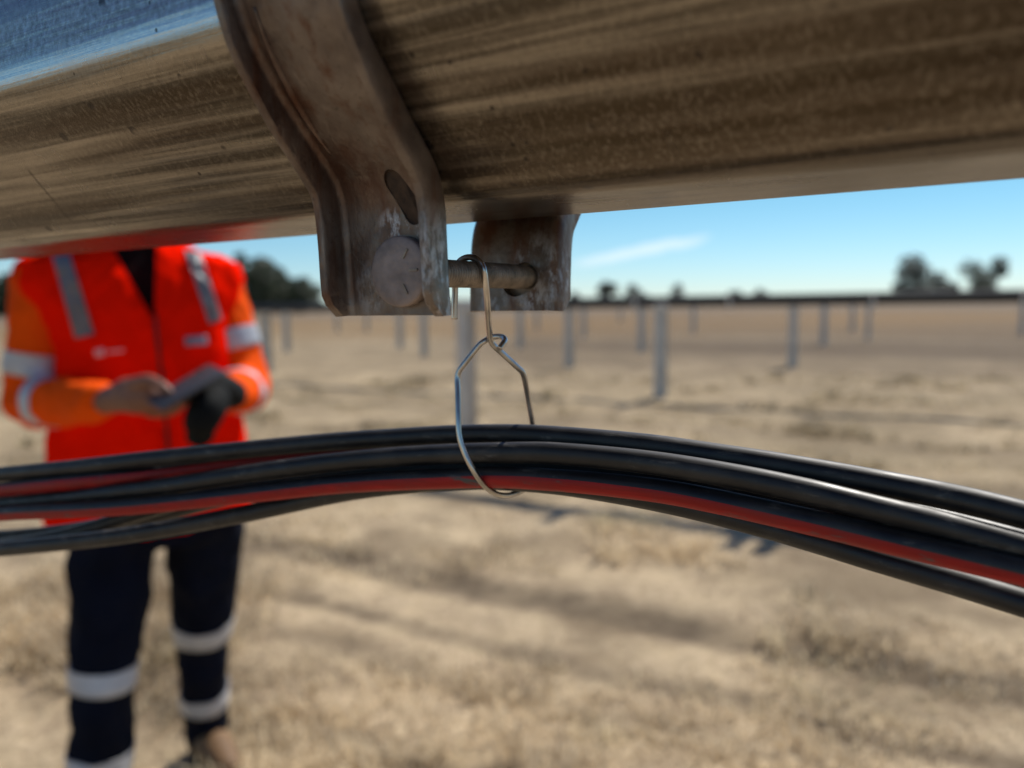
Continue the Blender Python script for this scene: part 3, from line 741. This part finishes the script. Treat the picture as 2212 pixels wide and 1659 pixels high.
# joints
shR, elR, wrR = at_y(98, 614, 1.87), at_y(64, 872, 1.86), at_y(224, 868, 1.66)
shL, elL, wrL = at_y(462, 606, 2.03), at_y(532, 838, 2.02), at_y(498, 852, 1.74)
hiR, knR, anR = L3(-.10, .02, .80), at_y(228, 1430, 1.80), at_y(214, 1760, 1.76)
hiL, knL, anL = L3(.115, -.02, .80), at_y(437, 1390, 2.06), at_y(448, 1622, 2.12)
def torso(g, zb, zt, gd=0.):
    R = [(.93, .185, .125), (1.00, .178, .122), (1.10, .182, .125), (1.20, .196, .130), (1.30, .205, .128), (1.38, .200, .115), (1.425, .165, .095), (1.455, .105, .078), (1.475, .066, .064)]
    if zb < .9: R = [(.74, .205, .140), (.80, .205, .14), (.86, .197, .134)]+R
    R = [q for q in R if zb <= q[0] <= zt]
    return loft([ell(0, -.005-.02*max(0, z-1.3)*4, z, a+g, b+g+gd) for z, a, b in R])
# body: one continuous surface (head, neck, trunk, limbs, hands)
b_ = MB(); b_.add(torso(-.036, .8, 1.48))
b_.add(limb([L3(0, -.02, 1.40), L3(0, -.01, 1.50), L3(0, .015, 1.56)], [.062, .058, .056]))
hc = L3(0, .045, 1.645)
hf = (FR*cos(radians(28))-ZV*sin(radians(28))); hu = (ZV*cos(radians(28))+FR*sin(radians(28)))     # head bowed 28 degrees
def HP_(s, f, u): return hc+SD*s+hf*f+hu*u
rings = []
for u, w_, fb, ff in ((-.118, .024, .045, .078), (-.108, .040, .02, .090), (-.085, .056, -.035, .094), (-.055, .066, -.070, .090), (-.02, .073, -.090, .088), (.015, .077, -.098, .090), (.05, .077, -.100, .092), (.08, .070, -.094, .082), (.105, .052, -.074, .058), (.120, .028, -.04, .024)):
    cf, rf = (fb+ff)/2, (ff-fb)/2
    rings.append([HP_(w_*cos(2*pi*k/24), cf+rf*sin(2*pi*k/24), u) for k in range(24)])
b_.add(loft(rings))
b_.add(limb([HP_(0, .088, .012), HP_(0, .100, -.015), HP_(0, .108, -.032)], [.008, .010, .013], 10))      # nose
b_.add(limb([HP_(-.02, .086, -.068), HP_(.02, .086, -.068)], [.008, .008], 8))
b_.add(limb([HP_(-.045, .080, .030), HP_(-.02, .088, .034)], [.009, .009], 8)); b_.add(limb([HP_(.045, .080, .030), HP_(.02, .088, .034)], [.009, .009], 8))
for s in (-1, 1): b_.add(limb([HP_(s*.079, -.008, -.030), HP_(s*.086, -.014, .0), HP_(s*.082, -.012, .022)], [.008, .011, .009], 8))
b_.add(limb([shR, (shR+elR)/2, elR], [.052, .047, .040])); b_.add(limb([elR, (elR*.5+wrR*.5), wrR], [.040, .037, .028]))
b_.add(limb([shL, (shL+elL)/2, elL], [.052, .047, .040])); b_.add(limb([elL, (elL*.5+wrL*.5), wrL], [.040, .037, .028]))
b_.add(limb([hiR, (hiR+knR)/2, knR, (knR+anR)/2, anR], [.085, .072, .052, .050, .036])); b_.add(limb([hiL, (hiL+knL)/2, knL, (knL+anL)/2, anL], [.085, .072, .052, .050, .036]))
for a_, s in ((anR, -.1), (anL, .25)):
    fd = (FR+SD*s).normalized(); b_.add(limb([a_+fd*-.04+Vector((0, 0, -.055)), a_+fd*.07+Vector((0, 0, -.065)), a_+fd*.15+Vector((0, 0, -.08))], [.026, .026, .018]))
# right hand (viewer left), palm up, thumb over the phone
def PXY(x, y, Y): return at_y(x, y, Y)
b_.add(limb([wrR, PXY(262, 858, 1.64), PXY(300, 856, 1.62), PXY(325, 856, 1.61)], [.028, .034, .040, .034], 14))
b_.add(limb([PXY(270, 842, 1.62), PXY(315, 838, 1.61)], [.026, .028], 12))
FG = [[(315, 866, 1.61), (352, 876, 1.60), (382, 870, 1.59), (398, 855, 1.585)], [(312, 874, 1.625), (350, 886, 1.62), (384, 880, 1.61), (404, 866, 1.60)],
      [(308, 880, 1.64), (345, 892, 1.64), (376, 888, 1.63), (394, 875, 1.62)], [(302, 884, 1.655), (332, 895, 1.655), (358, 892, 1.65), (372, 882, 1.64)]]
for k, fg in enumerate(FG): b_.add(limb([PXY(*q) for q in fg], [.0105-.0008*(k == 3), .0098, .009, .0075], 10))
b_.add(limb([PXY(285, 832, 1.60), PXY(318, 822, 1.575), PXY(345, 832, 1.56), PXY(366, 846, 1.555)], [.017, .014, .0115, .0095], 12))
# left hand inside its glove
LH = [(wrL, .026)]
b_.add(limb([wrL, PXY(478, 842, 1.70), PXY(452, 838, 1.66)], [.026, .030, .030], 14))
FG2 = [[(448, 828, 1.65), (428, 838, 1.63), (412, 846, 1.61)], [(446, 838, 1.65), (424, 850, 1.63), (408, 856, 1.61)], [(446, 848, 1.655), (426, 862, 1.635), (412, 866, 1.62)], [(450, 856, 1.66), (433, 870, 1.645), (422, 874, 1.635)]]
for k, fg in enumerate(FG2): b_.add(limb([PXY(*q) for q in fg], [.0098, .0092, .0078], 10))
b_.add(limb([PXY(470, 822, 1.68), PXY(452, 808, 1.65), PXY(434, 806, 1.63)], [.014, .012, .009], 10))
body = fuse('body', b_, M['skin'], .0052, 2)
# face and hair
for s in (-1, 1):
    V, Fc = limb([HP_(s*.032-.003, .083, .008), HP_(s*.032+.003, .083, .008)], [.0085, .0085], 12); mesh_obj('eye', V, Fc, M['eye'], man)
V, Fc = limb([HP_(-.022, .0915, -.066), HP_(.022, .0915, -.066)], [.0045, .0045], 8); mesh_obj('mouth', V, Fc, M['lip'], man)
hr = MB(); rings = []
for u, w_, fb, ff in ((-.06, .060, -.082, -.02), (-.03, .074, -.100, -.015), (.0, .083, -.108, .0), (.03, .085, -.112, .03), (.06, .084, -.112, .088), (.088, .076, -.104, .090), (.113, .058, -.084, .066), (.130, .03, -.046, .03)):
    cf, rf = (fb+ff)/2, (ff-fb)/2; rings.append([HP_(w_*cos(2*pi*k/24), cf+rf*sin(2*pi*k/24), u) for k in range(24)])
hr.add(loft(rings)); fuse('hair', hr, M['hair'], .006, 2)
# clothes
sh = MB(); sh.add(torso(-.02, .92, 1.48)); sh.add(limb([L3(0, -.03, 1.42), L3(0, -.012, 1.505)], [.074, .066])); shirt = fuse('shirt', sh, M['collar'], .008, 3)
def sleeve(a, e, w_, wob):
    mb = MB(); mid = (a+e)/2
    mb.add(limb([a+(a-e)*.02, mid, e], [.078, .070, .064])); mb.add(limb([e, (e+w_)/2, e+(w_-e)*.94], [.064, .060, .050]))
    o = fuse('sleeve', mb, M['sleeve'], .008, 3)
    me = o.data
    for v in me.vertices: v.co += v.normal*(.009*noise.noise(v.co*14+Vector((wob, 0, 0)))-.017*abs(noise.noise(v.co*22+Vector((0, wob, 0)))))
    bake(o, [('SMOOTH', dict(factor=.6, iterations=5))])
    return o
slR = sleeve(shR, elR, wrR, 1); slL = sleeve(shL, elL, wrL, 5)
vs = MB(); vs.add(loft([ell(-.012, .0, .755, .240, .15), ell(-.014, 0, .80, .243, .152), ell(-.014, 0, .9, .240, .150), ell(-.012, 0, 1.0, .230, .146), ell(-.008, 0, 1.1, .216, .145), ell(0, 0, 1.2, .207, .146), ell(-.008, -.004, 1.3, .226, .143), ell(-.018, -.012, 1.37, .262, .130), ell(-.022, -.016, 1.415, .256, .116), ell(-.024, -.020, 1.440, .212, .104), ell(-.018, -.025, 1.466, .120, .088)]))
vest = vs.build('vest', M['vest'], man); fix_normals(vest)
bake(vest, [('REMESH', dict(mode='VOXEL', voxel_size=.007, use_smooth_shade=True)), ('SMOOTH', dict(factor=.6, iterations=4))])
for v in vest.data.vertices:
    q = v.co; f1 = noise.noise(Vector((q.x*9, q.y*9, q.z*4))); f2 = noise.noise(Vector((q.x*16+q.z*9, q.y*16, q.z*7+4))); f3 = abs(noise.noise(Vector((q.x*24-q.z*14, q.y*20, q.z*12+9))))
    v.co += v.normal*(.014*f1+.015*f2-.016*f3)
bake(vest, [('SMOOTH', dict(factor=.6, iterations=5))])
vw = loft([[L3(.010, .0, 1.28), L3(.016, .0, 1.28), L3(.042, .0, 1.56), L3(-.116, 0, 1.56)], [L3(.010, .3, 1.28), L3(.016, .3, 1.28), L3(.042, .3, 1.56), L3(-.116, .3, 1.56)]])
cut(vest, [vw]); vest.data.polygons.foreach_set('use_smooth', [True]*len(vest.data.polygons))
tr = MB(); tr.add(loft([ell(0, 0, .70, .165, .115), ell(0, 0, .78, .185, .125), ell(0, 0, .88, .185, .122), ell(0, 0, .98, .172, .112)]))
tr.add(limb([hiR, (hiR+knR)/2, knR, (knR+anR)/2, anR+Vector((0, 0, .02))], [.105, .099, .078, .073, .066])); tr.add(limb([hiL, (hiL+knL)/2, knL, (knL+anL)/2, anL+Vector((0, 0, .055))], [.105, .098, .074, .068, .060]))
trs = fuse('trousers', tr, M['navy'], .008, 3)
for v in trs.data.vertices: v.co += v.normal*(.012*noise.noise(v.co*11)-.014*abs(noise.noise(Vector((v.co.x*12, v.co.y*12, v.co.z*17)))))
bake(trs, [('SMOOTH', dict(factor=.6, iterations=4))])
for a_, s in ((anR, -.1), (anL, .25)):
    fd = (FR+SD*s).normalized(); mb = MB()
    mb.add(limb([a_+Vector((0, 0, .07)), a_+Vector((0, 0, -.02))], [.050, .050])); z0 = a_.z
    mb.add(limb([a_+fd*-.03+Vector((0, 0, .055-z0)), a_+fd*.08+Vector((0, 0, .060-z0)), a_+fd*.175+Vector((0, 0, .045-z0))], [.050, .050, .040]))
    mb.add(limb([a_, a_+Vector((0, 0, .06-z0))], [.050, .050]))
    bt = fuse('boot', mb, M['boot'], .008, 3); mb = MB()
    pr_ = [a_+fd*f+fd.cross(ZV)*q for f, q in ((-.085, .03), (-.085, -.03), (-.02, -.048), (.1, -.052), (.19, -.04), (.215, 0), (.19, .04), (.1, .052), (-.02, .048))]
    mb.add(loft([[Vector((q.x, q.y, -.005)) for q in pr_], [Vector((q.x, q.y, .022)) for q in pr_]])); mb.build('sole', M['sole'], bt, smooth=False)
gl = MB(); gl.add(limb([wrL+(elL-wrL)*.12, wrL, PXY(478, 842, 1.70), PXY(452, 838, 1.66)], [.040, .036, .038, .038], 16))
for fg in FG2: gl.add(limb([PXY(*q) for q in fg], [.0135, .0125, .011], 10))
gl.add(limb([PXY(470, 822, 1.68), PXY(452, 808, 1.65), PXY(434, 806, 1.63)], [.018, .016, .013], 10))
fuse('worn_glove', gl, M['glove'], .005, 2)

# trims laid on the clothing surface
def bvh_of(os_):
    V = []; P = []
    for o in os_:
        k = len(V); off = o.parent.location if o.parent else o.location
        V += [v.co+off for v in o.data.vertices]; P += [[i+k for i in f.vertices] for f in o.data.polygons]
    return BVHTree.FromPolygons(V, P)
def drape(name, poly, bvh, mat, parent, nu=6, nv=14, off=.003):
    """poly: four picture corners (tl, tr, br, bl) whose rays meet the cloth"""
    tl, tr_, br, bl = [Vector(q) for q in poly]; V = []; back = []
    for j in range(nv+1):
        for i in range(nu+1):
            u, v = i/nu, j/nv; q = (tl*(1-u)+tr_*u)*(1-v)+(bl*(1-u)+br*u)*v
            r = ray(q.x, q.y).normalized(); h = bvh.ray_cast(CP, r)
            loc = h[0] if h[0] else None
            V.append(loc)
    last = next((q for q in V if q), None)
    if last is None: return None
    for i, q in enumerate(V):
        if q is None or (q-last).length > .09: V[i] = last.copy()
        else: last = q
    O = []
    for q in V: O.append(q+(CP-q).normalized()*off)
    for q in V: O.append(q-(CP-q).normalized()*.002)
    n = len(V); Fc = []; st = nu+1
    for j in range(nv):
        for i in range(nu):
            a = j*st+i; Fc.append((a, a+st, a+st+1, a+1)); Fc.append((a+n, a+1+n, a+st+1+n, a+st+n))
    rim = list(range(nu+1))+[j*st+nu for j in range(1, nv+1)]+[nv*st+i for i in range(nu-1, -1, -1)]+[j*st for j in range(nv-1, 0, -1)]
    for k in range(len(rim)):
        a, b = rim[k], rim[(k+1) % len(rim)]; Fc.append((a, b, b+n, a+n))
    return mesh_obj(name, O, Fc, mat, parent)
vb = bvh_of([vest])
for q in (((112, 552), (150, 548), (204, 722), (162, 732)), ((398, 538), (432, 544), (480, 690), (452, 700))): drape('reflective_tape', q, vb, M['tape2'], vest, 12, 40, .006)
drape('vest_badge', ((398, 728), (446, 724), (450, 744), (400, 748)), vb, M['badge'], vest, 8, 4, .004)
drape('chest_logo', ((203, 756), (224, 752), (226, 768), (206, 772)), vb, M['logo'], vest, 4, 4)
drape('logo_lettering', ((230, 758), (268, 754), (268, 760), (230, 763)), vb, M['logo'], vest, 4, 2)
drape('zip', ((328, 655), (335, 655), (350, 800), (343, 801)), vb, M['zip'], vest, 2, 20, .004)
drape('zip', ((346, 800), (353, 800), (380, 1130), (372, 1130)), vb, M['zip'], vest, 2, 30, .004)
def band(bvh, c, ax, width, mat, parent, off=.0035, tilt=None):
    ax = ax.normalized()
    if tilt is not None: ax = (ax+tilt).normalized()
    a = ax.orthogonal().normalized(); b = ax.cross(a); rin = []; 
    rows = []
    for j in range(5):
        o = c+ax*width*(j/4-.5); row = []
        for k in range(36):
            g = 2*pi*k/36; dr = a*cos(g)+b*sin(g); h = bvh.ray_cast(o, dr, .2)
            row.append(h[3] if h[0] else None)
        ok = [q for q in row if q]; md = sorted(ok)[len(ok)//2] if ok else .06
        row = [min(q, md*1.35) if q else md for q in row]
        row = [(row[k-1]+row[k]*2+row[(k+1) % 36])/4 for k in range(36)]
        rows.append((o, row))
    R = [[o+(a*cos(2*pi*k/36)+b*sin(2*pi*k/36))*(row[k]+off) for k in range(36)] for o, row in rows]
    R2 = [[o+(a*cos(2*pi*k/36)+b*sin(2*pi*k/36))*(row[k]-.004) for k in range(36)] for o, row in rows]
    loop = R+R2[::-1]+[R[0]]
    V, Fc = loft(loop, cap=False); o = mesh_obj('reflective_band', V, Fc, mat, parent); fix_normals(o); return o
bR, bL, bT = bvh_of([slR]), bvh_of([slL]), bvh_of([trs])
band(bR, shR+(elR-shR)*.66, elR-shR, .055, M['tape'], slR)
band(bR, elR+(wrR-elR)*.30, wrR-elR, .05, M['tape'], slR)
band(bL, shL+(elL-shL)*.56, elL-shL, .055, M['tape'], slL)
band(bL, elL+(wrL-elL)*.5, wrL-elL, .045, M['tape'], slL)
def legpt(k, a, yv, Y): 
    return at_y(k, yv, Y)
def on_leg(y, pts):
    for a, b in zip(pts[:-1], pts[1:]):
        ya = 829.5-FPX*(a-CP).dot(UP)/(a-CP).dot(F); yb = 829.5-FPX*(b-CP).dot(UP)/(b-CP).dot(F)
        if ya <= y <= yb: return a+(b-a)*((y-ya)/(yb-ya)), b-a
    return pts[-1], pts[-1]-pts[-2]
legR = [hiR, (hiR+knR)/2, knR, (knR+anR)/2, anR]; legL = [hiL, (hiL+knL)/2, knL, (knL+anL)/2, anL]
for y, lg, wd in ((1452, legR, .052), (1640, legR, .052), (1352, legL, .052), (1502, legL, .052)):
    c, ax = on_leg(y, lg); band(bT, c, ax, wd, M['tape'], trs, tilt=-FR*.12*1)

# phone and spare glove (held, so things of their own)
c = PXY(404, 836, 1.575); pu = (PXY(446, 800, 1.62)-PXY(366, 846, 1.565)).normalized(); pn = (CP-c).normalized()*.45+ZV*.9+FR*-.25; pn = (pn-pu*pn.dot(pu)).normalized(); pw = pu.cross(pn)
mb = MB(); mb.box(c, (pu, pw, pn), (.075, .036, .0045)); ph = mb.build('phone', M['phone'], smooth=False); bevel_smooth(ph, .003)
tag(ph, 'dark phone held in both hands of the worker', 'phone')
gg = MB(); gg.add(limb([PXY(462, 862, 1.63), PXY(448, 885, 1.60), PXY(438, 912, 1.59)], [.036, .038, .034], 14))
for k, (x, y) in enumerate(((413, 950), (425, 957), (437, 958), (450, 948))): gg.add(limb([PXY(430+k*6, 905, 1.59), PXY(x+2, y-22, 1.59), PXY(x, y, 1.595)], [.014, .0125, .011], 10))
gg.add(limb([PXY(420, 880, 1.59), PXY(410, 900, 1.585), PXY(408, 922, 1.585)], [.015, .013, .011], 10))
go = gg.build('work_glove', M['glove']); fix_normals(go); bake(go, [('REMESH', dict(mode='VOXEL', voxel_size=.005)), ('SMOOTH', dict(factor=.5, iterations=2))])
tag(go, 'spare black work glove dangling below the gloved hand', 'glove')
